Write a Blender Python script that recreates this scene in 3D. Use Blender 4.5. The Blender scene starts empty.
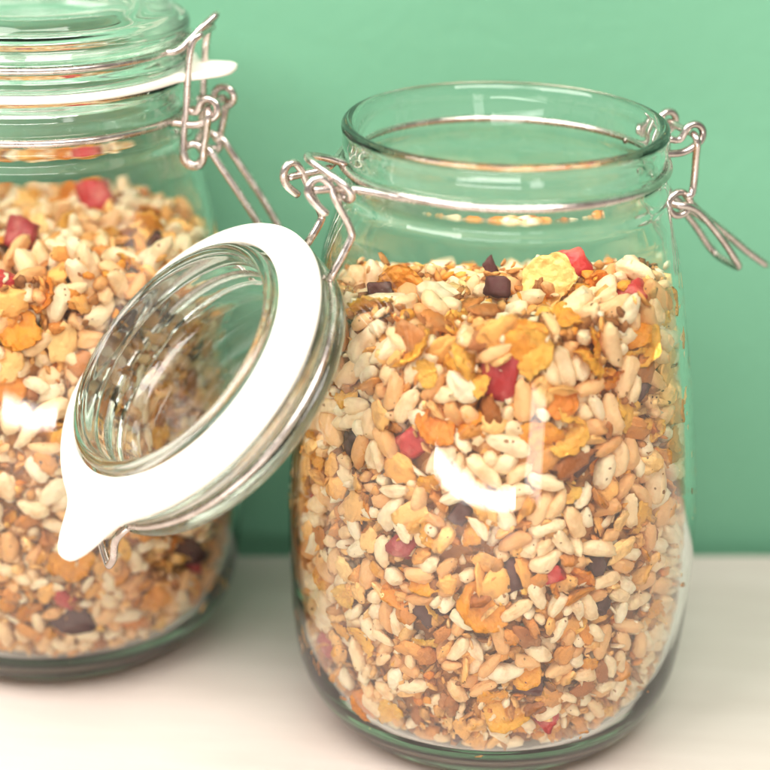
import bpy, bmesh, math, random
import numpy as np
from mathutils import Vector, Matrix, Euler, noise
from mathutils.bvhtree import BVHTree

SC = bpy.context.scene
COL = SC.collection
R = math.radians

# ------------------------------------------------------------------ camera
F_PX, CX, CY, CZ, PITCH, ROLL, YAW = 2097.859, .0164, -.5617, .332, .3871, .016, .0861
cam_loc = Vector((CX, CY, CZ))
r0 = Vector((math.cos(YAW), math.sin(YAW), 0))
f0 = Vector((-math.sin(YAW) * math.cos(PITCH), math.cos(YAW) * math.cos(PITCH), -math.sin(PITCH)))
u0 = r0.cross(f0)
cr, sr = math.cos(ROLL), math.sin(ROLL)
r1 = r0 * cr + u0 * sr
u1 = u0 * cr - r0 * sr
cam = bpy.data.cameras.new('camera')
cam_o = bpy.data.objects.new('camera', cam); COL.objects.link(cam_o)
m = Matrix((r1, u1, -f0)).transposed().to_4x4(); m.translation = cam_loc
cam_o.matrix_world = m
cam.sensor_width = 36; cam.lens = F_PX / 770 * 36
cam.clip_start = .02; cam.clip_end = 20
cam.dof.use_dof = True; cam.dof.focus_distance = .578; cam.dof.aperture_fstop = 6.0
SC.camera = cam_o

# ------------------------------------------------------------------ light
w = bpy.data.worlds.new('World'); SC.world = w; w.use_nodes = True
bg = w.node_tree.nodes['Background']
bg.inputs[0].default_value = (1.0, .93, .84, 1); bg.inputs[1].default_value = .20

def area(name, loc, target, sx, sy, power, col):
    l = bpy.data.lights.new(name, 'AREA'); l.shape = 'RECTANGLE'; l.size = sx; l.size_y = sy
    l.energy = power; l.color = col
    o = bpy.data.objects.new(name, l); COL.objects.link(o); o.location = loc
    o.rotation_euler = (Vector(target) - Vector(loc)).to_track_quat('-Z', 'Y').to_euler()
    return o
area('window_light', (-.55, -.45, .85), (-.03, 0, .08), .75, .6, 11.4, (1, .95, .90))
area('overhead_light', (.22, -.55, .90), (0, 0, .08), .7, .45, 8.5, (1, .95, .89))
area('added_glint_strip', (-.062, -.42, .030), (-.035, 0, .07), .34, .014, .27, (1, .97, .94))  # unseen strip lamp, added only for the highlight patch on the glass
area('added_streak_light', (.185, -.42, .052), (.02, 0, .085), .07, .065, .04, (1, .97, .94)).rotation_euler.rotate_axis('Z', R(-14))  # another added lamp, out of view, for the upright streak beside that patch
bpy.data.objects['added_glint_strip'].rotation_euler.rotate_axis('Z', R(-2.5))

SC.view_settings.view_transform = 'Standard'; SC.view_settings.look = 'None'
SC.view_settings.exposure = 0.66; SC.view_settings.gamma = 1
SC.cycles.use_denoising = True
try: SC.cycles.denoiser = 'OPENIMAGEDENOISE'
except Exception: pass
SC.cycles.max_bounces = 24; SC.cycles.transmission_bounces = 20; SC.cycles.glossy_bounces = 8
SC.cycles.diffuse_bounces = 5; SC.cycles.volume_bounces = 0; SC.cycles.transparent_max_bounces = 12
SC.cycles.sample_clamp_indirect = 8; SC.cycles.blur_glossy = .3
SC.cycles.caustics_reflective = True; SC.cycles.caustics_refractive = True

# ------------------------------------------------------------------ materials
def mat(name):
    mt = bpy.data.materials.new(name); mt.use_nodes = True
    return mt, mt.node_tree.nodes, mt.node_tree.links, mt.node_tree.nodes['Principled BSDF']

def ramp(N, stops, interp='LINEAR'):
    r = N.new('ShaderNodeValToRGB'); r.color_ramp.interpolation = interp
    e = r.color_ramp.elements
    while len(e) < len(stops): e.new(.5)
    for k, (p, c) in enumerate(stops):
        e[k].position = p; e[k].color = (*c, 1) if len(c) == 3 else c
    return r

def glass_mat(name, density):
    mt, N, L, b = mat(name)
    b.inputs['Base Color'].default_value = (.985, .995, .99, 1)
    b.inputs['Roughness'].default_value = 0.0
    b.inputs['IOR'].default_value = 1.5
    b.inputs['Transmission Weight'].default_value = 1
    v = N.new('ShaderNodeVolumeAbsorption'); v.inputs['Color'].default_value = (.58, .78, .58, 1)
    v.inputs['Density'].default_value = density
    L.new(v.outputs[0], N['Material Output'].inputs['Volume'])
    return mt

def metal_mat():
    mt, N, L, b = mat('drawn_steel_wire')
    b.inputs['Metallic'].default_value = 1; b.inputs['Roughness'].default_value = .28
    tc = N.new('ShaderNodeTexCoord'); n = N.new('ShaderNodeTexNoise'); n.inputs['Scale'].default_value = 300
    n.inputs['Detail'].default_value = 4
    L.new(tc.outputs['Object'], n.inputs['Vector'])
    r = ramp(N, [(.3, (.50, .42, .385)), (.7, (.74, .66, .62))]); L.new(n.outputs[0], r.inputs[0])
    L.new(r.outputs[0], b.inputs['Base Color'])
    r2 = ramp(N, [(.3, (.2, .2, .2)), (.75, (.33, .33, .33))]); L.new(n.outputs[0], r2.inputs[0])
    L.new(r2.outputs[0], b.inputs['Roughness'])
    return mt

def rubber_mat():
    mt, N, L, b = mat('white_rubber')
    b.inputs['Base Color'].default_value = (.86, .80, .72, 1); b.inputs['Roughness'].default_value = .5
    tc = N.new('ShaderNodeTexCoord'); n = N.new('ShaderNodeTexNoise'); n.inputs['Scale'].default_value = 500
    L.new(tc.outputs['Object'], n.inputs['Vector'])
    bp = N.new('ShaderNodeBump'); bp.inputs['Strength'].default_value = .06; bp.inputs['Distance'].default_value = .0005
    L.new(n.outputs[0], bp.inputs['Height']); L.new(bp.outputs[0], b.inputs['Normal'])
    return mt

def food_mat(name, stops, toast, toast_amt, speck=None, bump=.5, bscale=700, rough=.55, sss=0.0, rim=None, spec=.4):
    """colour from a random value per piece, toasted patches and small specks from solid noise"""
    mt, N, L, b = mat(name)
    tc = N.new('ShaderNodeTexCoord'); oi = N.new('ShaderNodeObjectInfo'); ge = N.new('ShaderNodeNewGeometry')
    ad = N.new('ShaderNodeMath'); ad.operation = 'ADD'
    L.new(oi.outputs['Random'], ad.inputs[0]); L.new(ge.outputs['Random Per Island'], ad.inputs[1])
    fr = N.new('ShaderNodeMath'); fr.operation = 'FRACT'; L.new(ad.outputs[0], fr.inputs[0])
    r = ramp(N, stops); L.new(fr.outputs[0], r.inputs[0])
    sc = N.new('ShaderNodeVectorMath'); sc.operation = 'ADD'
    mu = N.new('ShaderNodeMath'); mu.operation = 'MULTIPLY'; mu.inputs[1].default_value = 3.7
    L.new(fr.outputs[0], mu.inputs[0])
    L.new(tc.outputs['Object'], sc.inputs[0]); L.new(mu.outputs[0], sc.inputs[1])
    n1 = N.new('ShaderNodeTexNoise'); n1.inputs['Scale'].default_value = 220; n1.inputs['Detail'].default_value = 5
    L.new(sc.outputs[0], n1.inputs['Vector'])
    r1_ = ramp(N, [(.5 - .0, (0, 0, 0)), (.72, (toast_amt,) * 3)]); L.new(n1.outputs[0], r1_.inputs[0])
    mx = N.new('ShaderNodeMixRGB'); L.new(r1_.outputs[0], mx.inputs[0]); L.new(r.outputs[0], mx.inputs[1])
    mx.inputs[2].default_value = (*toast, 1)
    out = mx.outputs[0]
    if speck:
        vo = N.new('ShaderNodeTexVoronoi'); vo.inputs['Scale'].default_value = 420
        L.new(sc.outputs[0], vo.inputs['Vector'])
        vo.inputs['Randomness'].default_value = 1
        lt = N.new('ShaderNodeMath'); lt.operation = 'LESS_THAN'
        n5 = N.new('ShaderNodeTexNoise'); n5.inputs['Scale'].default_value = 330; n5.inputs['Detail'].default_value = 3; L.new(sc.outputs[0], n5.inputs['Vector'])
        r5 = ramp(N, [(.42, (0, 0, 0)), (.75, (.33, .33, .33))]); L.new(n5.outputs[0], r5.inputs[0])
        L.new(vo.outputs['Distance'], lt.inputs[0]); L.new(r5.outputs[0], lt.inputs[1])
        n3 = N.new('ShaderNodeTexNoise'); n3.inputs['Scale'].default_value = 90; L.new(sc.outputs[0], n3.inputs['Vector'])
        gt = N.new('ShaderNodeMath'); gt.operation = 'GREATER_THAN'; gt.inputs[1].default_value = .5
        L.new(n3.outputs[0], gt.inputs[0])
        ml = N.new('ShaderNodeMath'); ml.operation = 'MULTIPLY'; L.new(lt.outputs[0], ml.inputs[0]); L.new(gt.outputs[0], ml.inputs[1])
        m2 = N.new('ShaderNodeMixRGB'); L.new(ml.outputs[0], m2.inputs[0]); L.new(out, m2.inputs[1])
        m2.inputs[2].default_value = (*speck, 1); out = m2.outputs[0]
    L.new(out, b.inputs['Base Color'])
    b.inputs['Roughness'].default_value = rough
    b.inputs['Specular IOR Level'].default_value = spec
    if sss:
        b.inputs['Subsurface Weight'].default_value = sss
        b.inputs['Subsurface Radius'].default_value = (1, .55, .3); b.inputs['Subsurface Scale'].default_value = .002
    n2 = N.new('ShaderNodeTexNoise'); n2.inputs['Scale'].default_value = bscale; n2.inputs['Detail'].default_value = 4
    L.new(sc.outputs[0], n2.inputs['Vector'])
    bp = N.new('ShaderNodeBump'); bp.inputs['Strength'].default_value = bump; bp.inputs['Distance'].default_value = .0006
    L.new(n2.outputs[0], bp.inputs['Height']); L.new(bp.outputs[0], b.inputs['Normal'])
    return mt

M = {}
M['glass'] = glass_mat('greenish_glass', 15); M['lid_glass'] = glass_mat('clear_lid_glass', 8); M['metal'] = metal_mat(); M['rubber'] = rubber_mat()
M['grain'] = food_mat('puffed_grain_skin', [(0, (.98, .80, .56)), (.5, (.98, .715, .43)), (.8, (.93, .53, .24)), (1, (.76, .35, .12))],
                      (.66, .33, .12), .55, speck=(.34, .15, .06), bump=.8, rough=.5, sss=.15)
M['oat'] = food_mat('toasted_oat', [(0, (.92, .56, .22)), (.4, (.84, .40, .10)), (.75, (.60, .21, .035)), (1, (.32, .09, .018))],
                    (.42, .20, .08), .7, speck=(.16, .07, .03), bump=.8, bscale=900, rough=.65)
M['gap_shade'] = food_mat('gap_shade_crumbs', [(0, (.72, .36, .10)), (.45, (.48, .18, .04)), (1, (.22, .07, .015))],
                      (.20, .07, .02), .7, bump=.9, bscale=900, rough=.7)  # crumb and core brown darkened, deep shade of the gaps put into the colour
M['flake'] = food_mat('golden_corn_flake', [(0, (.94, .49, .09)), (.5, (.91, .36, .035)), (1, (.78, .23, .018))],
                      (.62, .20, .03), .6, bump=1.0, bscale=800, rough=.45, sss=.2)
M['yellow'] = food_mat('yellow_corn_flake', [(0, (.94, .64, .24)), (1, (.92, .58, .18))],
                       (.80, .40, .08), .5, bump=1.0, bscale=800, rough=.45)
M['choc'] = food_mat('dark_chocolate', [(0, (.065, .020, .018)), (1, (.12, .038, .034))],
                     (.17, .10, .085), .6, bump=.35, bscale=500, rough=.6, spec=.2)
M['fruit'] = food_mat('red_candied_fruit', [(0, (.62, .03, .025)), (.5, (.48, .03, .03)), (1, (.34, .03, .035))],
                      (.74, .30, .22), .5, bump=1.0, bscale=700, rough=.4, sss=.3)

def wall_mat():
    mt, N, L, b = mat('green_painted_wall')
    tc = N.new('ShaderNodeTexCoord'); n = N.new('ShaderNodeTexNoise'); n.inputs['Scale'].default_value = 9
    n.inputs['Detail'].default_value = 6
    L.new(tc.outputs['Object'], n.inputs['Vector'])
    r = ramp(N, [(.3, (.122, .318, .198)), (.7, (.128, .330, .206))]); L.new(n.outputs[0], r.inputs[0])
    L.new(r.outputs[0], b.inputs['Base Color']); b.inputs['Roughness'].default_value = .6
    n2 = N.new('ShaderNodeTexNoise'); n2.inputs['Scale'].default_value = 220; n2.inputs['Detail'].default_value = 3
    L.new(tc.outputs['Object'], n2.inputs['Vector'])
    bp = N.new('ShaderNodeBump'); bp.inputs['Strength'].default_value = .25; bp.inputs['Distance'].default_value = .001
    L.new(n2.outputs[0], bp.inputs['Height']); L.new(bp.outputs[0], b.inputs['Normal'])
    return mt

def table_mat():
    mt, N, L, b = mat('cream_painted_table')
    tc = N.new('ShaderNodeTexCoord')
    mp = N.new('ShaderNodeMapping'); mp.inputs['Scale'].default_value = (4, 22, 4); L.new(tc.outputs['Object'], mp.inputs['Vector'])
    n = N.new('ShaderNodeTexNoise'); n.inputs['Scale'].default_value = 2.2; n.inputs['Detail'].default_value = 6
    L.new(mp.outputs[0], n.inputs['Vector'])
    r = ramp(N, [(.3, (.50, .435, .395)), (.7, (.58, .515, .475))]); L.new(n.outputs[0], r.inputs[0])
    vo = N.new('ShaderNodeTexVoronoi'); vo.inputs['Scale'].default_value = 55; L.new(tc.outputs['Object'], vo.inputs['Vector'])
    rv = ramp(N, [(.02, (1, 1, 1)), (.045, (0, 0, 0))]); L.new(vo.outputs['Distance'], rv.inputs[0])
    mx = N.new('ShaderNodeMixRGB'); L.new(rv.outputs[0], mx.inputs[0]); L.new(r.outputs[0], mx.inputs[1])
    mx.inputs[2].default_value = (.50, .43, .34, 1)
    L.new(mx.outputs[0], b.inputs['Base Color']); b.inputs['Roughness'].default_value = .42
    n2 = N.new('ShaderNodeTexNoise'); n2.inputs['Scale'].default_value = 12; n2.inputs['Detail'].default_value = 5
    L.new(mp.outputs[0], n2.inputs['Vector'])
    bp = N.new('ShaderNodeBump'); bp.inputs['Strength'].default_value = .2; bp.inputs['Distance'].default_value = .0006
    L.new(n2.outputs[0], bp.inputs['Height']); L.new(bp.outputs[0], b.inputs['Normal'])
    return mt
M['wall'] = wall_mat(); M['table'] = table_mat()

# ------------------------------------------------------------------ mesh helpers
def mesh_obj(name, verts, faces, material, parent=None, smooth=True):
    me = bpy.data.meshes.new(name); me.from_pydata([tuple(v) for v in verts], [], faces); me.update()
    if smooth: me.polygons.foreach_set('use_smooth', [True] * len(me.polygons))
    for mt in (material if isinstance(material, list) else [material]): me.materials.append(mt)
    o = bpy.data.objects.new(name, me); COL.objects.link(o)
    if parent: o.parent = parent
    return o

def tag(o, label=None, cat=None, group=None, kind=None):
    if label: o['label'] = label
    if cat: o['category'] = cat
    if group: o['group'] = group
    if kind: o['kind'] = kind
    return o

def catmull(pts, n=6, closed=False):
    P = [np.array(p, float) for p in pts]; out = []
    K = len(P)
    rng = range(K if closed else K - 1)
    for i in rng:
        p1, p2 = P[i], P[(i + 1) % K]
        p0_ = P[i - 1] if (i > 0 or closed) else 2 * p1 - p2
        p3 = P[(i + 2) % K] if (i + 2 < K or closed) else 2 * p2 - p1
        # centripetal-ish: limit tangents by segment length
        d1 = np.linalg.norm(p2 - p1)
        t1 = (p2 - p0_); t2 = (p3 - p1)
        t1 = t1 / (np.linalg.norm(t1) + 1e-12) * d1; t2 = t2 / (np.linalg.norm(t2) + 1e-12) * d1
        for k in range(n):
            t = k / n
            out.append((2 * t**3 - 3 * t**2 + 1) * p1 + (t**3 - 2 * t**2 + t) * t1 + (-2 * t**3 + 3 * t**2) * p2 + (t**3 - t**2) * t2)
    if not closed: out.append(P[-1])
    return out

def tube_data(pts, rad, closed=False, sides=12, n=6, taper=None):
    P = catmull(pts, n, closed); K = len(P); V = []; Fc = []
    def tan(i):
        a = P[(i - 1) % K] if (i > 0 or closed) else P[i]; b = P[(i + 1) % K] if (i < K - 1 or closed) else P[i]
        t = b - a; return t / (np.linalg.norm(t) + 1e-12)
    t = tan(0); up = np.array([0, 0, 1.]) if abs(t[2]) < .9 else np.array([1., 0, 0])
    u = np.cross(t, up); u /= np.linalg.norm(u); fr = []
    for i in range(K):
        t = tan(i); u = u - t * np.dot(u, t); u /= np.linalg.norm(u); fr.append((u.copy(), np.cross(t, u)))
    twist = 0
    if closed:
        t = tan(0); ue = fr[-1][0] - t * np.dot(fr[-1][0], t); ue /= np.linalg.norm(ue)
        twist = math.atan2(np.dot(ue, fr[0][1]), np.dot(ue, fr[0][0]))
    for i in range(K):
        u, v = fr[i]; a0 = -twist * i / K
        for s in range(sides):
            a = a0 + 2 * math.pi * s / sides
            V.append(P[i] + rad * (math.cos(a) * u + math.sin(a) * v))
    rings = K if closed else K - 1
    for i in range(rings):
        for s in range(sides):
            j = (i + 1) % K
            Fc.append((i * sides + s, i * sides + (s + 1) % sides, j * sides + (s + 1) % sides, j * sides + s))
    if not closed:
        for i, sg in ((0, -1), (K - 1, 1)):
            c = len(V); V.append(P[i] + sg * tan(i) * rad * .5)
            for s in range(sides):
                a, b = i * sides + s, i * sides + (s + 1) % sides
                Fc.append((b, a, c) if sg < 0 else (a, b, c))
    return V, Fc

def tubes(name, specs, material, parent, xf=None):
    V, Fc = [], []
    for sp in specs:
        v, f = tube_data(**sp); o = len(V); V += v; Fc += [tuple(i + o for i in q) for q in f]
    if xf is not None: V = [xf(p) for p in V]
    return mesh_obj(name, V, Fc, material, parent)

def lathe(name, prof, material, parent, seg=144, xf=None, wob=0.0, seed=0, n=3):
    """closed solid of revolution; prof runs from axis to axis"""
    pr = catmull([(r, z, 0) for r, z in prof], n)
    pr = [(max(p[0], 0), p[1]) for p in pr]
    V = []; Fc = []; K = len(pr)
    for i, (r, z) in enumerate(pr):
        if i in (0, K - 1): V.append(np.array([0, 0, z])); continue
        for s in range(seg):
            a = 2 * math.pi * s / seg
            k = 1 + wob * noise.noise(Vector((math.cos(a) * 1.6 + seed, math.sin(a) * 1.6, z * 22))) + wob * .13 * noise.noise(Vector((math.cos(a) * 7 + seed, math.sin(a) * 7, z * 85)))
            V.append(np.array([r * k * math.cos(a), r * k * math.sin(a), z]))
    def idx(i, s):
        if i == 0: return 0
        if i == K - 1: return len(V) - 1
        return 1 + (i - 1) * seg + s % seg
    for i in range(K - 1):
        for s in range(seg):
            a, b, c, d = idx(i, s), idx(i, s + 1), idx(i + 1, s + 1), idx(i + 1, s)
            if i == 0: Fc.append((a, c, d))
            elif i == K - 2: Fc.append((a, b, c))
            else: Fc.append((a, b, c, d))
    if xf is not None: V = [xf(p) for p in V]
    o = mesh_obj(name, V, Fc, material, parent)
    bm = bmesh.new(); bm.from_mesh(o.data); bmesh.ops.recalc_face_normals(bm, faces=bm.faces); bm.to_mesh(o.data); bm.free()
    return o

# ------------------------------------------------------------------ the setting
EDGE0, EDGE_K = .098, .1247              # the back edge of the table: y = EDGE0 + EDGE_K * x
bm = bmesh.new()
cs = [(-.9, -.95), (.9, -.95), (.9, EDGE0 + .9 * EDGE_K), (-.9, EDGE0 - .9 * EDGE_K)]
vb = [bm.verts.new((x, y, -.022)) for x, y in cs]; vt = [bm.verts.new((x, y, 0)) for x, y in cs]
bm.faces.new(vt); bm.faces.new(vb[::-1])
for i in range(4): bm.faces.new((vb[i], vb[(i + 1) % 4], vt[(i + 1) % 4], vt[i]))
bmesh.ops.bevel(bm, geom=list(bm.edges), offset=.0015, segments=3, affect='EDGES')
me = bpy.data.meshes.new('table_top'); bm.to_mesh(me); bm.free(); me.materials.append(M['table'])
table = bpy.data.objects.new('table_top', me); COL.objects.link(table)
tag(table, 'cream painted table top under both glass jars', kind='structure')
wv = []
for x in (-1.6, 1.6):
    for z in (-.5, 1.3):
        for d in (0, .03): wv.append((x, .112 + .06 * x + d, z))
wf = [(0, 2, 6, 4), (1, 5, 7, 3), (0, 1, 3, 2), (4, 6, 7, 5), (0, 4, 5, 1), (2, 3, 7, 6)]
wall = mesh_obj('wall', wv, wf, M['wall'], smooth=False)
tag(wall, 'plain green painted wall behind the table', kind='structure')

# ------------------------------------------------------------------ the jars
OUT = [(0, .0022), (.020, .0022), (.032, .0018), (.0370, .0006), (.0396, .0), (.0440, .0011), (.0492, .0048), (.0532, .0102), (.0560, .0160),
       (.0576, .0225), (.0590, .0360), (.0599, .052), (.0600, .068), (.0588, .085), (.0567, .102), (.0547, .117), (.0526, .131),
       (.0502, .144), (.0478, .1535), (.0463, .1590), (.0456, .1622), (.0459, .1648), (.0455, .1666), (.0448, .1684), (.0443, .1700),
       (.0442, .1722), (.0445, .1740), (.0449, .1762), (.0449, .1785), (.0452, .1804), (.0449, .1817), (.0438, .1824)]
INN = [(.0425, .1820), (.0417, .1808), (.0413, .1785), (.0413, .172), (.0416, .166), (.0424, .162), (.0438, .157), (.0451, .1530),
       (.0474, .144), (.0498, .131), (.0519, .117), (.0539, .102), (.0560, .085), (.0572, .068), (.0571, .052), (.0562, .036),
       (.0545, .024), (.0515, .0155), (.0470, .0102), (.0410, .0074), (.030, .0062), (.015, .0060), (0, .0060)]
LID = [(0, .0192), (.020, .0190), (.034, .0184), (.0385, .0176), (.0408, .0162), (.0413, .0149), (.0418, .0140), (.0448, .0134), (.0456, .0122), (.0454, .0102),
       (.0441, .0090), (.0439, .0066), (.0452, .0054), (.0464, .0044), (.0466, .0028), (.0460, .0014), (.0420, .0013), (.0374, .0012),
       (.0368, .0002), (.0367, -.0050), (.0362, -.0068), (.0348, -.0075), (.0334, -.0068), (.0329, -.0050), (.0328, -.0010), (.0327, .0040), (.0322, .0072), (.0312, .0098),
       (.0285, .0120), (.015, .0128), (0, .0130)]
WR = .00110

def sym(path, sy):        # mirror the side of a path
    return [(x, y * sy, z) for x, y, z in path]

def circle(cx, cz, r, a0, a1, y0, y1, n=10):
    return [(cx + r * math.cos(R(a0 + (a1 - a0) * k / n)), y0 + (y1 - y0) * k / n, cz + r * math.sin(R(a0 + (a1 - a0) * k / n))) for k in range(n + 1)]

def gasket(parent, xf, tab_y, droop=0.0, tabs=1.0, lift=0.0):
    """flat ring with one pulled out tab; the tab points along local +X"""
    seg = 160; V = []; Fc = []
    def outer(a):
        x0, y0 = .0470 * math.cos(a), .0470 * math.sin(a)
        d = (a - math.atan2(tab_y, .047) + math.pi) % (2 * math.pi) - math.pi
        e = math.exp(-(abs(d) / (.185 if tabs == 1 else .15)) ** (2.6 if tabs == 1 else 4)) * .0122 + math.exp(-(d / (.38 if tabs == 1 else .3)) ** 2) * .0022
        return .0470 + e * tabs
    rows = 7
    for side in (0, 1):
        for i in range(rows):
            for s in range(seg):
                a = 2 * math.pi * s / seg
                ro = outer(a); ri = .0376
                k = [0, .03, .12, .5, .88, .97, 1][i]
                r = ri + (ro - ri) * k
                h = .0011 * (1 if 0 < i < rows - 1 else .55)
                z = (h if side else -h) - lift * (1 - min(1, (r - ri) / (.0470 - ri))) ** 1.4
                if r > .047: z -= droop * (r - .047) ** 1 
                V.append(np.array([r * math.cos(a), r * math.sin(a), z]))
    def I(side, i, s): return side * rows * seg + i * seg + s % seg
    for s in range(seg):
        for i in range(rows - 1):
            Fc.append((I(1, i, s), I(1, i + 1, s), I(1, i + 1, s + 1), I(1, i, s + 1)))
            Fc.append((I(0, i, s), I(0, i, s + 1), I(0, i + 1, s + 1), I(0, i + 1, s)))
        Fc.append((I(0, 0, s), I(1, 0, s), I(1, 0, s + 1), I(0, 0, s + 1)))
        Fc.append((I(0, rows - 1, s), I(0, rows - 1, s + 1), I(1, rows - 1, s + 1), I(1, rows - 1, s)))
    return mesh_obj('rubber_gasket', [xf(p) for p in V], Fc, M['rubber'], parent)

def build_jar(loc, az, scale, label, open_, seed):
    root = bpy.data.objects.new('clip_top_jar', None); COL.objects.link(root)
    root.location = loc; root.rotation_euler = (0, 0, R(az)); root.scale = (scale,) * 3
    root.empty_display_size = .05
    tag(root, label, 'glass jar')
    lathe('glass_body', OUT + INN, M['glass'], root, wob=.006, seed=seed, n=3)
    T = .008
    # neck wire: ring in the groove, two eyelets at the latch, two ends at the hinge
    zr = .1711; rr = .0453
    ring = [(rr * math.cos(a), rr * math.sin(a), zr) for a in [2 * math.pi * k / 72 for k in range(72)]]
    specs = [dict(pts=ring, rad=WR, closed=True, n=2)]
    ex, ez, er = .0556, .1752, .0029
    for sy in (-1, 1):
        eye = [(.0436, T, .1708), (.0475, T, .1704), (.0515, T, .1703), (.0545, T, .1712)] + circle(ex, ez, er, -70, 170, T, T - .0010, 12) + [(.0515, T - .0014, .1738), (.0478, T - .0016, .1744)]
        specs.append(dict(pts=sym(eye, sy), rad=WR, n=3))
    specs.append(dict(pts=[(-.0340, -.0296, zr), (-.040, -.0215, .1706), (-.0455, -.0125, .1703), (-.0505, -T, .1704), (-.0560, -T, .1707), (-.0592, -T, .1708)], rad=WR, n=5))
    specs.append(dict(pts=[(-.0340, .0296, zr), (-.040, .0215, .1712), (-.0455, .0125, .1716), (-.0505, T, .1712), (-.0560, T, .1706), (-.0605, T, .1700)], rad=WR, n=5))
    specs.append(dict(pts=[(-.0440, .0080, .1722), (-.0500, .0075, .1745), (-.0560, .0045, .1765), (-.0575, .0005, .1768), (-.0560, -.0040, .1755), (-.0525, -.0090, .1728),
                           (-.0500, -.0105, .1700), (-.0495, -.0098, .1680), (-.0502, -.0078, .1674), (-.0512, -.0065, .1690)], rad=WR, n=5))
    tubes('neck_wire', specs, M['metal'], root)

    if open_:
        # lever: cross bar through the eyelets, a coil on each side, arms closing into a pinched tip
        lv = [(.0556, 0, .1752), (.0556, T - .001, .1752), (.0558, T + .0012, .1738), (.0563, T + .0004, .1690), (.0566, T, .1640), (.0562, T, .1580)]
        coil = circle(.0526, .1549, .0033, 40, -310, T, T - .0016, 16)
        arm = [(.0575, T - .0012, .1540), (.0620, T - .0020, .1500), (.0700, T - .0045, .1440), (.0775, T - .0068, .1383), (.0805, T - .0071, .1358), (.0868, T - .0071, .1312), (.0885, 0, .1300)]
        half = lv + coil + arm
        full = sym(half[1:], -1)[::-1] + half
        fullc = half[::-1][:-1] + [half[0]] + sym(half[1:], -1)
        tubes('latch_lever', [dict(pts=fullc, rad=WR, n=3, closed=False)], M['metal'], root)
        b = [(.0500, T - .003, .1560), (.0512, T - .0002, .1550), (.0545, T + .0008, .1545), (.0590, T + .0004, .1518), (.0670, T, .1433), (.0728, T, .1356), (.0746, T - .0012, .1333), (.0750, T - .003, .1326)]
        tubes('latch_bail', [dict(pts=sym(b, -1) + b[::-1], rad=WR, n=5)], M['metal'], root)
    else:
        lv = [(.0556, 0, .1752), (.0556, T - .001, .1752), (.0560, T + .0012, .1735), (.0552, T + .0004, .1690), (.0540, T, .1630)]
        coil = circle(.0507, .1610, .0033, 10, -340, T, T - .0016, 16)
        arm = [(.0548, T - .0016, .1632), (.0580, T - .0018, .1590), (.0640, T - .0018, .1505), (.0690, T - .0018, .1430), (.0735, T - .0022, .1355), (.0745, T - .004, .1338)]
        half = lv + coil + arm
        fullc = half[::-1][:-1] + [half[0]] + sym(half[1:], -1)
        tubes('latch_lever', [dict(pts=fullc, rad=WR, n=3)], M['metal'], root)
        b = [(.0530, T - .003, .1600), (.0515, T + .0002, .1585), (.0490, T + .0010, .1600), (.0482, T + .0008, .1640), (.0490, T, .1750), (.0500, T - .0004, .1880), (.0512, T - .0010, .1945), (.0530, T - .003, .1962)]
        tubes('latch_bail', [dict(pts=sym(b, -1) + b[::-1], rad=WR, n=5)], M['metal'], root)

    # lid
    rot = Matrix.Rotation(R(az), 3, 'Z'); inv = np.array(rot.transposed())
    if open_:
        n_ = np.array([-.5973, -.3992, .6956]); n_ /= np.linalg.norm(n_)
        X = np.array([-.5783, -.3865, -.7184]); X -= n_ * np.dot(X, n_); X /= np.linalg.norm(X)
        Z = -n_; Y = np.cross(Z, X); c = np.array([-.0830, -.0380, .1201])
        A = inv @ np.stack([X, Y, Z], 1); cc = inv @ c
        xf = lambda p: A @ np.array(p) + cc
    else:
        xf = lambda p: np.array(p) + np.array([0, 0, .1836])
    lid = lathe('lid', LID, M['lid_glass'], root, xf=xf, wob=.0018, seed=seed + 5, n=3)
    gasket(lid, xf, -.0098 if open_ else .001, 0.0 if open_ else -.12, 1.0 if open_ else .98, .0048 if open_ else 0.0)
    zl = .0078; rl = .0450; ty = -.0045 if open_ else 0
    ring = [xf((rl * math.cos(a), rl * math.sin(a), zl)) for a in [2 * math.pi * k / 72 for k in range(72)]]
    specs = [dict(pts=ring, rad=WR, closed=True, n=2)]
    v = [(.0430, ty - .0105, zl), (.0462, ty - .0092, zl + .0002), (.0490, ty - .0070, zl + .0020), (.0530, ty - .0042, zl + .0065), (.0552, ty - .0013, zl + .0088), (.0558, ty, zl + .0094),
         (.0552, ty + .0013, zl + .0088), (.0530, ty + .0042, zl + .0065), (.0490, ty + .0070, zl + .0020), (.0462, ty + .0092, zl + .0002), (.0430, ty + .0105, zl)]
    specs.append(dict(pts=[xf(p) for p in v], rad=WR, n=5))
    if open_:
        fa = [xf((-.0395, -.0205, zl)), xf((-.0425, -.0165, zl)), (-.0546, -.0085, .1462), (-.0496, -.0085, .1551), (-.0487, -.0085, .1580), (-.0536, -.0085, .1683), (-.0547, -.0080, .1715), (-.0575, -.0075, .1738),
              (-.0603, -.0072, .1722), (-.0607, -.0075, .1698), (-.0585, -.0080, .1667), (-.0560, -.0086, .1640)]
        ba = [xf((-.0448, .0030, zl)), xf((-.0470, .0042, zl)), (-.0546, .0080, .1513), (-.0510, .0080, .1572), (-.0513, .0080, .1592), (-.0552, .0080, .1678), (-.0583, .0078, .1735), (-.0607, .0075, .1738),
              (-.0622, .0074, .1712), (-.0612, .0078, .1680), (-.0577, .0084, .1646)]
        specs += [dict(pts=fa, rad=WR, n=5), dict(pts=ba, rad=WR, n=5)]
    else:
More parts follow.
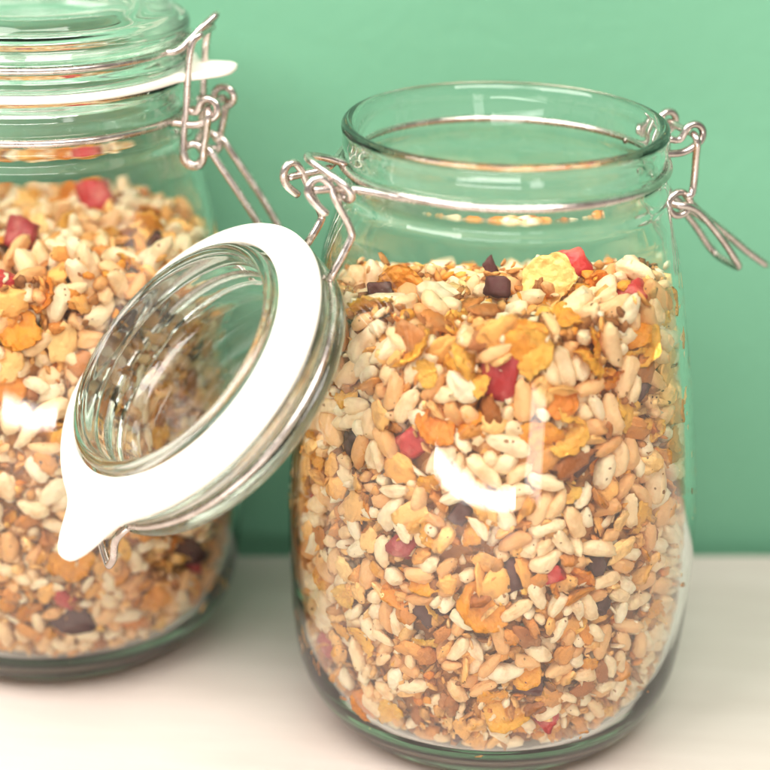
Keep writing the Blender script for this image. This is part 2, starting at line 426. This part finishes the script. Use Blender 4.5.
        for sy in (-1, 1):
            a = [(-.0430, .0090, .1914), (-.0480, .0085, .1914), (-.0545, .008, .1890), (-.0560, .008, .1810), (-.0575, .008, .1735), (-.0600, .0078, .1690), (-.0575, .0076, .1670), (-.0550, .0078, .1695)]
            specs.append(dict(pts=sym(a, sy), rad=WR, n=5))
    tubes('lid_wire', specs, M['metal'], lid)
    return root

OPEN_LOC, OPEN_AZ = (0, 0, 0), 28.0
SHUT_LOC, SHUT_AZ, SHUT_S = (-.1407, .0367, 0), -8.0, 1.008
jar_open = build_jar(OPEN_LOC, OPEN_AZ, 1.0, 'open glass jar of muesli with its lid and white gasket hanging on wire hinge', True, 3)
jar_shut = build_jar(SHUT_LOC, SHUT_AZ, SHUT_S, 'closed glass jar of muesli standing behind the hanging lid', False, 11)

# ------------------------------------------------------------------ piece shapes
rng = np.random.default_rng(7)
random.seed(7)
def ico(sub):
    bm = bmesh.new(); bmesh.ops.create_icosphere(bm, subdivisions=sub, radius=1.0)
    V = np.array([v.co[:] for v in bm.verts]); Fc = np.array([[v.index for v in f.verts] for f in bm.faces]); bm.free()
    return V, Fc
ICO = {k: ico(k) for k in (1, 2, 3, 4)}
def nz(V, sc, seed, amp):
    return np.array([noise.noise(Vector(p) * sc + Vector((seed, seed * 1.7, -seed))) for p in V.tolist()]) * amp

def grain_shape(seed, sub):
    V, Fc = ICO[sub]; rs = np.random.default_rng(seed)
    Ln = rs.uniform(.0041, .0055); W = rs.uniform(.0020, .0026); H = W * rs.uniform(.80, .98)
    ax = np.abs(V[:, 0]); bl = np.sqrt((1 - ax ** 3.4) / (1 - ax ** 2 + 1e-4)).clip(.2, 1.5)
    V = V * np.stack([bl * 0 + 1, bl, bl], 1)
    V = V * (1 + nz(V, 1.3, seed, .20) + nz(V, 2.6, seed + 9, .13) + nz(V, 6.5, seed + 5, .07))[:, None]
    x = V[:, 0]; tp = 1 - rs.uniform(.05, .3) * x - .12 * x * x
    P = np.stack([x * Ln, V[:, 1] * W * tp, V[:, 2] * H * tp], 1)
    P[:, 2] += rs.uniform(-.0009, .0009) * (x * x)
    P[:, 1] += rs.uniform(-.0007, .0007) * (x * x)
    g = np.exp(-(V[:, 1] / .22) ** 2) * (V[:, 2] > 0) * .00045 * rs.uniform(0, 1.2)
    P[:, 2] -= g
    return P, Fc
def oat_shape(seed, sub):
    V, Fc = ICO[sub]; rs = np.random.default_rng(seed)
    V = V * (1 + nz(V, 1.1, seed, .5) + nz(V, 3.0, seed + 4, .28) + nz(V, 7.0, seed + 7, .16))[:, None]
    P = V * np.array([rs.uniform(.0030, .0045), rs.uniform(.0024, .0034), rs.uniform(.0009, .0017)])
    P[:, 2] += rs.uniform(-60, 60) * (P[:, 0] ** 2)
    return P, Fc
def flake_shape(seed, sub):
    V, Fc = ICO[sub]; rs = np.random.default_rng(seed)
    a = np.arctan2(V[:, 1], V[:, 0]); rad = np.hypot(V[:, 0], V[:, 1])
    out = 1 + np.array([noise.noise(Vector((math.cos(t) * 1.4, math.sin(t) * 1.4, seed))) for t in a]) * .28 + np.array([noise.noise(Vector((math.cos(t) * 5, math.sin(t) * 5, seed))) for t in a]) * .10
    q = rad ** .8
    P = np.stack([np.cos(a) * q * out * .0062, np.sin(a) * q * out * .0052, V[:, 2] * .00065], 1)
    UV = np.stack([P[:, 0], P[:, 1], P[:, 0] * 0], 1)
    bend = rs.uniform(15, 60); P[:, 2] += bend * P[:, 0] ** 2 - rs.uniform(-20, 40) * P[:, 1] ** 2
    P[:, 2] += nz(UV, 260, seed, .0012) + nz(UV, 800, seed + 3, .0012) + np.abs(nz(UV, 1300, seed + 8, .0009))
    return P, Fc
def lump_shape(seed, sub, boxy, size=.0042):
    V, Fc = ICO[sub]; rs = np.random.default_rng(seed)
    mx = np.max(np.abs(V), 1, keepdims=True)
    P = V * (1 - boxy) + V / mx * boxy
    sc = np.array([1, rs.uniform(.7, 1.0), rs.uniform(.5, .9)])
    P = P * (1 + nz(V, 1.2, seed, .25) + nz(V, 3.0, seed + 2, .12) + nz(V, 8.0, seed + 6, .05))[:, None] * sc * size * .82
    P[:, 0] += P[:, 1] * rs.uniform(-.35, .35); P[:, 2] += P[:, 0] * rs.uniform(-.2, .2)
    return P, Fc
SHAPE = {'grain': lambda s, sub: grain_shape(s, sub), 'oat': lambda s, sub: oat_shape(s + 100, sub), 'flake': lambda s, sub: flake_shape(s + 200, sub),
         'choc': lambda s, sub: lump_shape(s + 300, sub, .85), 'fruit': lambda s, sub: lump_shape(s + 400, sub, .8, .0048)}
NV = {'grain': 14, 'oat': 12, 'flake': 10, 'choc': 7, 'fruit': 6}
HI = {'grain': 3, 'oat': 3, 'flake': 4, 'choc': 3, 'fruit': 3}
LO = {'grain': 2, 'oat': 2, 'flake': 3, 'choc': 2, 'fruit': 2}
SPH = {'grain': (np.array([(-.0028, 0, 0), (0, 0, 0), (.0028, 0, 0)]), .00192),
       'oat': (np.array([(-.0017, -.0006, 0), (.0017, -.0006, 0), (0, .0014, 0)]), .0012),
       'flake': (np.array([(0, 0, 0)] + [(.0037 * math.cos(k * math.pi / 3), .0032 * math.sin(k * math.pi / 3), .0006) for k in range(6)]), .0011),
       'choc': (np.array([(x, y, z) for x in (-.0018, .0018) for y in (-.0016, .0016) for z in (-.0011, .0011)]), .0017),
       'fruit': (np.array([(x, y, z) for x in (-.0021, .0021) for y in (-.0019, .0019) for z in (-.0014, .0014)]), .0019)}
KINDS = ['grain', 'oat', 'flake', 'choc', 'fruit']

IR = np.array([0, .015, .030, .041, .0470, .0515, .0545, .0562, .0571, .0572, .0560, .0539, .0519, .0498, .0474, .0450, .0440])
IZ = np.array([.0072, .0072, .0076, .0088, .0115, .0165, .024, .036, .052, .068, .085, .102, .117, .131, .144, .153, .157])
def r_in(z): return np.interp(z, IZ[3:], IR[3:]) - .0003
def z_floor(r): return np.interp(r, IR[:9], IZ[:9]) + .0004
def z_top(x, y):
    q = np.hypot(x, y) / .053
    return .1372 + .004 * (1 - q * q) - .015 * np.maximum(0, y / .053) + .0072 * np.maximum(0, x / .053) + .0022 * np.sin(x * 190 + 1) * np.cos(y * 160) + .0012 * np.sin(x * 330 - y * 280)

# pieces picked out in the photograph: kind, x, y, z (open jar, metres), half size, facing (1 flat to the viewer, 0 on edge)
PICK = [('yellow', .0135, -.0141, .1405, .0088, 1), ('flake', .01, -.0463, .133, .0068, 1), ('flake', .0259, -.0402, .1295, .0062, 0), ('flake', .0394, -.0275, .1287, .0068, 1),
        ('flake', -.0266, -.0139, .1386, .0062, 1), ('flake', -.0326, -.0294, .1371, .0065, 0), ('flake', -.0138, -.0485, .1112, .0062, 1), ('flake', .0211, -.046, .1086, .0062, 1),
        ('flake', .0001, -.0545, .0615, .0078, 1), ('flake', .0075, -.0515, .0267, .0068, 1), ('flake', -.0197, -.0434, .1298, .0065, 0), ('flake', -.0315, -.0404, .0209, .0050, 1),
        ('flake', .0447, -.0131, .1367, .0050, 1), 
        ('choc', -.0001, -.0184, .1405, .0047, 1), ('choc', -.0027, -.0027, .1415, .0034, 1), ('choc', -.0315, -.0185, .1374, .0041, 1), ('choc', .0239, -.043, .1007, .0056, 1),
        ('choc', -.0138, -.0495, .0573, .0066, 1), ('choc', .0126, -.0494, .0363, .0062, 1), ('fruit', -.021, -.0477, .0759, .0053, 1), ('choc', .0073, -.0505, .0692, .0066, 1),
        ('choc', .038, -.0287, .116, .0050, 1), ('choc', -.0063, -.0517, .0875, .0041, 1), ('choc', .0323, -.0433, .0582, .0035, 1), ('choc', .040, .008, .1390, .0035, 1),
        ('fruit', .0190, .0000, .1415, .0072, 1), ('fruit', .0024, -.0446, .124, .0074, 1), ('fruit', -.0191, -.0445, .1048, .0059, 1), ('fruit', .0184, -.0504, .07, .0038, 1),
        ('fruit', -.0429, -.0295, .0337, .0047, 1), ('fruit', .0187, -.0475, .0237, .0041, 1)]
PICK_SHUT = [('fruit', .0116, .0225, .1368, .0062, 1), ('fruit', -.0026, -.0152, .1352, .0056, 1), ('fruit', -.0019, -.0449, .1303, .0055, 1), ('choc', .036, -.0083, .1312, .0042, 1),
             ('choc', .031, -.0368, .1177, .0042, 1), ('choc', .0143, -.0468, .0277, .0073, 1), ('choc', .0451, -.0245, .0393, .0061, 1), ('flake', .034, -.0279, .1315, .0061, 0),
             ('flake', .0049, -.0493, .118, .0067, 1), ('flake', .0169, -.0515, .0472, .0067, 1)]
BASE = {'flake': .0062, 'yellow': .0062, 'choc': .0042, 'fruit': .0046}

def face_rot(p, center, flat, rs):
    """orientation whose local Z looks from p to the camera (flat) or across it (edge on)"""
    d = np.array(cam_loc) - (np.array(p) + np.array(center)); d /= np.linalg.norm(d)
    d = d + rs.normal(0, .22, 3); d /= np.linalg.norm(d)
    a = rs.normal(0, 1, 3); x = a - d * np.dot(a, d); x /= np.linalg.norm(x); y = np.cross(d, x)
    Rm = np.stack([x, y, d], 1)
    if not flat: Rm = np.stack([x, -d, y], 1)
    return Rm

def rand_rot(n, rs):
    q = rs.normal(0, 1, (n, 4)); q /= np.linalg.norm(q, axis=1, keepdims=True)
    a, b, c, d = q.T
    return np.stack([np.stack([1 - 2 * (c * c + d * d), 2 * (b * c - a * d), 2 * (b * d + a * c)], -1),
                     np.stack([2 * (b * c + a * d), 1 - 2 * (b * b + d * d), 2 * (c * d - a * b)], -1),
                     np.stack([2 * (b * d - a * c), 2 * (c * d + a * b), 1 - 2 * (b * b + c * c)], -1)], 1)

def settle(counts, iters=110):
    """rigid sphere-cluster packing of the outer shell and the top layer of the muesli (world axes, open jar)"""
    rs = np.random.default_rng(21)
    st = {}
    for k in KINDS:
        n = counts[k]
        X = np.zeros((0, 3))
        while len(X) < n:
            c = np.stack([rs.uniform(-.056, .056, 40000), rs.uniform(-.056, .056, 40000), rs.uniform(.010, .142, 40000)], 1)
            r = np.hypot(c[:, 0], c[:, 1])
            ok = (r < r_in(c[:, 2]) - .002) & (c[:, 2] < z_top(c[:, 0], c[:, 1]) - .001) & ((r > .0400) | (c[:, 2] > z_top(c[:, 0], c[:, 1]) - .019)) & (c[:, 2] > z_floor(r) + .002)
            X = np.concatenate([X, c[ok]])
        X = X[:n]
        fine = .80 + .32 * np.clip((X[:, 2] - .03) / .09, 0, 1)
        s = rs.uniform(.74, 1.2, n) if k != 'flake' else rs.uniform(.55, 1.05, n)
        s = s * fine
        Rm = rand_rot(n, rs); fix = np.zeros(n, bool)
        pk = [p for p in PICK if (p[0] if p[0] != 'yellow' else 'flake') == k]
        for i, p in enumerate(pk):
            X[i] = p[1:4]; s[i] = p[4] / BASE[p[0]] * (.86 if k == 'choc' else .93 if k == 'fruit' else 1); Rm[i] = face_rot(p[1:4], (0, 0, 0), p[5], rs); fix[i] = True
        st[k] = dict(X=X, R=Rm, s=s, fix=fix, mat=[('yellow' if (i < len(pk) and pk[i][0] == 'yellow') else k) for i in range(n)])
    rad = np.concatenate([np.repeat(st[k]['s'] * SPH[k][1], len(SPH[k][0])) for k in KINDS])
    pid = np.concatenate([np.repeat(np.arange(counts[k]), len(SPH[k][0])) + 100000 * j for j, k in enumerate(KINDS)])
    fixs = np.concatenate([np.repeat(st[k]['fix'], len(SPH[k][0])) for k in KINDS])
    invm = np.where(fixs, 0.0, 1.0)
    def spheres():
        return np.concatenate([(st[k]['X'][:, None, :] + np.einsum('nij,nkj->nki', st[k]['R'], st[k]['s'][:, None, None] * SPH[k][0][None])).reshape(-1, 3) for k in KINDS])
    P = spheres(); cell = 2 * rad.max() * 1.02
    offs = [(0, 0, 0)] + [(a, b, c) for a in (-1, 0, 1) for b in (-1, 0, 1) for c in (-1, 0, 1) if (a, b, c) > (0, 0, 0)]
    for it in range(iters):
        if it % 2 == 0:
            ij = np.floor((P + .1) / cell).astype(np.int64) + 2
            key = (ij[:, 0] * 256 + ij[:, 1]) * 256 + ij[:, 2]
            order = np.argsort(key, kind='stable'); ks = key[order]
            A, B = [], []
            for o in offs:
                kk = ks + (o[0] * 256 + o[1]) * 256 + o[2]
                lo = np.searchsorted(ks, kk, 'left'); hi = np.searchsorted(ks, kk, 'right')
                n = hi - lo; tot = n.sum()
                if not tot: continue
                a = np.repeat(np.arange(len(ks)), n)
                b = np.arange(tot) - np.repeat(np.cumsum(n) - n, n) + np.repeat(lo, n)
                if o == (0, 0, 0):
                    mk = a < b; a, b = a[mk], b[mk]
                A.append(order[a]); B.append(order[b])
            A = np.concatenate(A); B = np.concatenate(B); mk = (pid[A] != pid[B]); A, B = A[mk], B[mk]
        g = 1.0 - it / iters
        r = np.hypot(P[:, 0], P[:, 1]) + 1e-9
        bias = np.zeros_like(P); bias[:, 2] -= 7e-5 * g
        bias[:, 0] += P[:, 0] / r * 5e-5 * g; bias[:, 1] += P[:, 1] / r * 5e-5 * g
        P = P + bias * invm[:, None]
        d = P[A] - P[B]; L = np.sqrt((d * d).sum(1)) + 1e-9; ov = rad[A] + rad[B] - L; mk = ov > 0
        a, b, d, L, ov = A[mk], B[mk], d[mk], L[mk], ov[mk]
        wsum = invm[a] + invm[b] + 1e-9
        c = d / L[:, None] * (ov / wsum)[:, None]
        D = np.zeros_like(P); cnt = np.bincount(a, minlength=len(P)) + np.bincount(b, minlength=len(P))
        for q in range(3): D[:, q] = np.bincount(a, c[:, q] * invm[a], len(P)) - np.bincount(b, c[:, q] * invm[b], len(P))
        P = P + D / np.maximum(cnt, 1)[:, None] * 1.5
        for _ in range(2):
            r = np.hypot(P[:, 0], P[:, 1]) + 1e-9; lim = r_in(P[:, 2]) - rad
            ex = np.maximum(r - lim, 0) * invm; P[:, 0] -= P[:, 0] / r * ex; P[:, 1] -= P[:, 1] / r * ex
            lo = z_floor(np.hypot(P[:, 0], P[:, 1])) + rad; P[:, 2] += np.maximum(lo - P[:, 2], 0) * invm
            hi = z_top(P[:, 0], P[:, 1]); P[:, 2] -= np.maximum(P[:, 2] - hi, 0) * invm * .6
        r = np.hypot(P[:, 0], P[:, 1]) + 1e-9
        core = (r < .0385) & (P[:, 2] < z_top(P[:, 0], P[:, 1]) - .0185)
        up = (z_top(P[:, 0], P[:, 1]) - .0185 - P[:, 2]); ou = .0385 - r
        mv = core & (ou < up); P[:, 0] += np.where(mv, P[:, 0] / r * ou * .5, 0) * invm; P[:, 1] += np.where(mv, P[:, 1] / r * ou * .5, 0) * invm
        P[:, 2] += np.where(core & ~mv, up * .5, 0) * invm
        o = 0
        for k in KINDS:
            S = SPH[k][0]; m_ = len(S); n = counts[k]; Q = P[o:o + n * m_].reshape(n, m_, 3); o += n * m_
            Lc = S - S.mean(0); c = Q.mean(1); W = Q - c[:, None]
            H = np.einsum('nki,kj->nij', W, Lc) + 1e-12 * st[k]['R']
            # keep undetermined axes close to the last orientation
            H = H + np.einsum('nij,n->nij', st[k]['R'], np.full(n, 2e-7))
            U, _, Vt = np.linalg.svd(H); dt = np.sign(np.linalg.det(U @ Vt)); U[:, :, 2] *= dt[:, None]
            Rn = U @ Vt; f = st[k]['fix']
            st[k]['R'][~f] = Rn[~f]
            Xn = c - np.einsum('nij,j->ni', Rn, S.mean(0)) * st[k]['s'][:, None]
            st[k]['X'][~f] = Xn[~f]
        P = spheres()
    return st

COUNTS = {'grain': 2400, 'oat': 1350, 'flake': 400, 'choc': 30, 'fruit': 13}
ST = settle(COUNTS)

def pieces_of(which):
    """list of (kind, material, X, R, s, variant) in the frame of that jar (world axes, about its base centre)"""
    out = []
    rs = np.random.default_rng(5 if which == 'open' else 6)
    if which == 'open':
        rot = np.eye(3)
    else:
        a = R(120); rot = np.array([[math.cos(a), -math.sin(a), 0], [math.sin(a), math.cos(a), 0], [0, 0, 1]])
    for k in KINDS:
        s_ = ST[k]
        for i in range(len(s_['X'])):
            X = rot @ s_['X'][i]; Rm = rot @ s_['R'][i]; mt = s_['mat'][i]
            if which == 'shut':
                if X[2] > .1345 + .002 * math.sin(X[0] * 150): continue
                if any(np.linalg.norm(X - np.array(p[1:4])) < p[4] * .85 for p in PICK_SHUT): continue
            out.append((k, mt, X, Rm, s_['s'][i], int(rs.integers(NV[k]))))
    if which == 'shut':
        for p in PICK_SHUT:
            kk = 'flake' if p[0] == 'yellow' else p[0]
            out.append((kk, p[0], np.array(p[1:4]), face_rot(p[1:4], SHUT_LOC, p[5], rs), p[4] / BASE[p[0]], int(rs.integers(NV[kk]))))
    # small broken bits fill the gaps behind the glass and on top
    for i in range(6900):
        th = rs.uniform(0, 2 * math.pi); z = rs.uniform(.012, .142) if i < 5600 else rs.uniform(.010, .040)
        mt = rs.choice(['gap_shade', 'oat', 'grain', 'gap_shade', 'flake', 'gap_shade', 'grain', 'oat'])
        if rs.uniform() < .95:
            r = r_in(z) - (rs.uniform(.0018, .0068) if i < 5600 else rs.uniform(.0016, .0042))
            X = np.array([r * math.cos(th), r * math.sin(th), z])
        else:
            q = .050 * math.sqrt(rs.uniform()); X = np.array([q * math.cos(th), q * math.sin(th), 0]); X[2] = z_top(X[0], X[1]) - rs.uniform(.001, .006)
        if X[2] < z_floor(math.hypot(X[0], X[1])) + .001: continue
        Rm = rand_rot(1, rs)[0]; sc = rs.uniform(.28, .75)
        if which == 'shut': 
            if X[2] > .1330: continue
        elif X[2] > z_top(X[0], X[1]) - .0008: continue
        out.append(('crumb', mt, X, Rm, sc, int(rs.integers(NV['oat']))))
    return out

LOMESH = {}
for k in KINDS:
    for v in range(NV[k]): LOMESH[k, v] = SHAPE[k](v, LO[k])
for v in range(NV['oat']): LOMESH['crumb', v] = SHAPE['oat'](v, 1)

def placed(p):
    V, Fc = LOMESH[p[0], p[5]]
    return (V * p[4]) @ p[3].T + p[2]

JARS = [('open', np.array(OPEN_LOC, float), 1.0), ('shut', np.array(SHUT_LOC, float), SHUT_S)]
ALL = []
for w_, loc, sc in JARS:
    for p in pieces_of(w_): ALL.append((w_, p))

# ---- which pieces show: rays from the camera through the frame
Vs, Fs, owner = [], [], []; nv = 0
for i, (w_, p) in enumerate(ALL):
    loc, sc = (JARS[0][1], 1.0) if w_ == 'open' else (JARS[1][1], SHUT_S)
    if p[0] in ('grain', 'oat', 'choc', 'fruit'):
        V, Fc = ICO[1]; S = {'grain': (.0048, .0023, .0021), 'oat': (.0036, .0028, .0012), 'choc': (.004, .0036, .003), 'fruit': (.0044, .004, .0034)}[p[0]]
        V = (V * np.array(S) * p[4]) @ p[3].T + p[2]
    elif p[0] == 'crumb': 
        V, Fc = ICO[1]; V = (V * np.array((.0034, .0028, .0012)) * p[4]) @ p[3].T + p[2]
    else:
        V, Fc = ICO[1]; V = (V * np.array((.0062, .0052, .0012)) * p[4]) @ p[3].T + p[2]
    Vs.append(V * sc + loc); Fs.append(Fc + nv); owner += [i] * len(Fc); nv += len(V)
gk = [c for c in bpy.data.objects if c.name.startswith('rubber_gasket')]
bpy.context.view_layer.update()
for o in gk:
    mw = np.array(o.matrix_world); V = np.array([v.co[:] for v in o.data.vertices]) @ mw[:3, :3].T + mw[:3, 3]
    Fq = np.array([q.vertices[:] for q in o.data.polygons]); Ft = np.concatenate([Fq[:, :3], Fq[:, [0, 2, 3]]])
    Vs.append(V); Fs.append(Ft + nv); owner += [-1] * len(Ft); nv += len(V)
VV = np.concatenate(Vs); FF = np.concatenate(Fs)
bvh = BVHTree.FromPolygons(VV.tolist(), FF.tolist())
seen = np.zeros(len(ALL), int); NR = 480
sxy = [[0.0, 0.0] for _ in ALL]
for iy in range(NR):
    for ix in range(NR):
        px = (ix + .5) / NR - .5; py = (iy + .5) / NR - .5
        d = f0 * (F_PX / 770) + r1 * px - u1 * py
        _, _, fi, _ = bvh.ray_cast(cam_loc, d.normalized(), 3)
        if fi is not None and owner[fi] >= 0:
            seen[owner[fi]] += 1; sxy[owner[fi]][0] += px; sxy[owner[fi]][1] += py
del bvh
NAME = {'grain': 'puffed_grain', 'oat': 'oat_flake', 'flake': 'corn_flake', 'choc': 'chocolate_chunk', 'fruit': 'candied_fruit'}
CAT = {'grain': 'puffed grain', 'oat': 'oat flake', 'flake': 'corn flake', 'choc': 'chocolate chunk', 'fruit': 'candied fruit'}
TXT = {'open': 'open jar', 'shut': 'closed jar'}
single = {}
for k in KINDS:
    idx = [i for i, (w_, p) in enumerate(ALL) if p[0] == k and seen[i] > 0]
    idx.sort(key=lambda i: -seen[i])
    for i in idx[:300]: single[i] = k
HIMESH = {}
def hi_mesh(k, mt, v):
    if (k, mt, v) not in HIMESH:
        V, Fc = SHAPE[k](v, HI[k])
        me = bpy.data.meshes.new(NAME[k]); me.from_pydata(V.tolist(), [], Fc.tolist()); me.update()
        me.polygons.foreach_set('use_smooth', [True] * len(me.polygons)); me.materials.append(M[mt])
        HIMESH[k, mt, v] = me
    return HIMESH[k, mt, v]

# labels of the few: counted from the left inside a height band of their jar
ORD = ['first', 'second', 'third', 'fourth', 'fifth', 'sixth', 'seventh', 'eighth', 'ninth', 'tenth', 'eleventh', 'twelfth', 'thirteenth', 'fourteenth', 'fifteenth', 'sixteenth', 'seventeenth', 'eighteenth', 'nineteenth', 'twentieth']
BANDS = [(.128, 'on top'), (.104, 'just below the top'), (.080, 'upper middle'), (.056, 'lower middle'), (.032, 'low down'), (-1, 'at the bottom')]
LOOK = {'flake': 'crinkled golden corn flake', 'choc': 'dark chocolate chunk', 'fruit': 'red candied fruit piece'}
labels = {}
bands = {}
for i, k in single.items():
    if k in LOOK:
        w_, p = ALL[i]; b = next(t for z, t in BANDS if p[2][2] > z)
        bands.setdefault((w_, k, b), []).append(i)
for (w_, k, b), ii in bands.items():
    ii.sort(key=lambda i: sxy[i][0] / seen[i])
    for q, i in enumerate(ii):
        where = f"{ORD[q]} from left" if q < 20 else f"{ORD[len(ii) - 1 - q]} from right"
        labels[i] = f"{LOOK[k]}, {b} in the {TXT[w_]}, {where}"
for i in single:
    if ALL[i][1][1] == 'yellow': labels[i] = "large pale yellow bubbly corn flake lying on top of the open jar's muesli"

SHOWN = []
for i, k in single.items():
    w_, p = ALL[i]; loc, sc = (JARS[0][1], 1.0) if w_ == 'open' else (JARS[1][1], SHUT_S)
    o = bpy.data.objects.new(NAME[k], hi_mesh(k, p[1], p[5])); COL.objects.link(o)
    mw = Matrix(p[3].tolist()).to_4x4(); o.rotation_euler = mw.to_euler(); o.location = (p[2] * sc + loc).tolist(); o.scale = (p[4] * sc,) * 3
    if k == 'grain': tag(o, f'cream puffed grain among the muesli inside the {TXT[w_]}', CAT[k], f'puffed grains in the {TXT[w_]}')
    elif k == 'oat': tag(o, f'small tan toasted oat flake among the muesli inside the {TXT[w_]}', CAT[k], f'oat flakes in the {TXT[w_]}')
    else: tag(o, labels[i], CAT[k], f'{CAT[k]}s in the {TXT[w_]}')
    SHOWN.append(o)

# the rest of each filling: one loose mass, with its packed middle
def core_mesh(which, rs):
    V, Fc = [], []; seg = 60; rows = 34
    zt = .118 if which == 'open' else .116
    for i in range(rows):
        t = i / (rows - 1)
        if t < .2: q = t / .2; r = .047 * q; z = .0095 + .002 * q
        elif t < .8: q = (t - .2) / .6; z = .0115 + (zt - .0115) * q; r = min(.0515, float(r_in(z)) - (.0040 + .0014 * min(1, max(0, (z - .02) / .02))))
        else: q = (t - .8) / .2; z = zt + .010 * math.sin(q * math.pi / 2); r = (float(r_in(zt)) - .0052) * (1 - q)
        for s in range(seg):
            a = 2 * math.pi * s / seg
            k = 1 + .03 * noise.noise(Vector((math.cos(a) * 6, math.sin(a) * 6, z * 150)))
            x, y = r * k * math.cos(a), r * k * math.sin(a)
            zz = z - (.010 * max(0, y / .053) if t > .75 and which == 'open' else 0)
            V.append((x, y, zz))
    for i in range(rows - 1):
        for s in range(seg): Fc.append((i * seg + s, i * seg + (s + 1) % seg, (i + 1) * seg + (s + 1) % seg, (i + 1) * seg + s))
    return np.array(V), Fc
MATS = ['grain', 'oat', 'flake', 'choc', 'fruit', 'yellow', 'gap_shade']
for w_, loc, sc in JARS:
    Vl, loops, starts, totals, mi = [], [], [], [], []; nv = 0
    for i, (ww, p) in enumerate(ALL):
        if ww != w_ or i in single: continue
        V = placed(p) * sc; Fc = LOMESH[p[0], p[5]][1]
        Vl.append(V); loops.append((Fc + nv).ravel()); mi.append(np.full(len(Fc), MATS.index(p[1]))); nv += len(V)
    Vc, Fc = core_mesh(w_, rng); Fc = np.array(Fc)
    tri = np.concatenate([Fc[:, :3], Fc[:, [0, 2, 3]]])
    Vl.append(Vc * sc); loops.append((tri + nv).ravel()); mi.append(np.full(len(tri), 6)); nv += len(Vc)
    Vl = np.concatenate(Vl); lp = np.concatenate(loops); mi = np.concatenate(mi); nf = len(lp) // 3
    me = bpy.data.meshes.new('muesli_mix'); me.vertices.add(len(Vl)); me.vertices.foreach_set('co', Vl.astype(np.float32).ravel())
    me.loops.add(len(lp)); me.loops.foreach_set('vertex_index', lp.astype(np.int32))
    me.polygons.add(nf); me.polygons.foreach_set('loop_start', np.arange(nf, dtype=np.int32) * 3)
    me.polygons.foreach_set('material_index', mi.astype(np.int32)); me.polygons.foreach_set('use_smooth', np.ones(nf, bool))
    for k in MATS: me.materials.append(M[k])
    me.update(calc_edges=True); me.validate()
    o = bpy.data.objects.new('muesli_mix', me); COL.objects.link(o); o.location = loc.tolist()
    tag(o, f'loose mix of puffed grains, oats and crumbs filling the {TXT[w_]}', 'muesli', None, 'stuff')
print('singles', {k: sum(1 for v in single.values() if v == k) for k in KINDS}, 'seen', {k: sum(1 for i, (w_, p) in enumerate(ALL) if p[0] == k and seen[i] > 0) for k in KINDS})
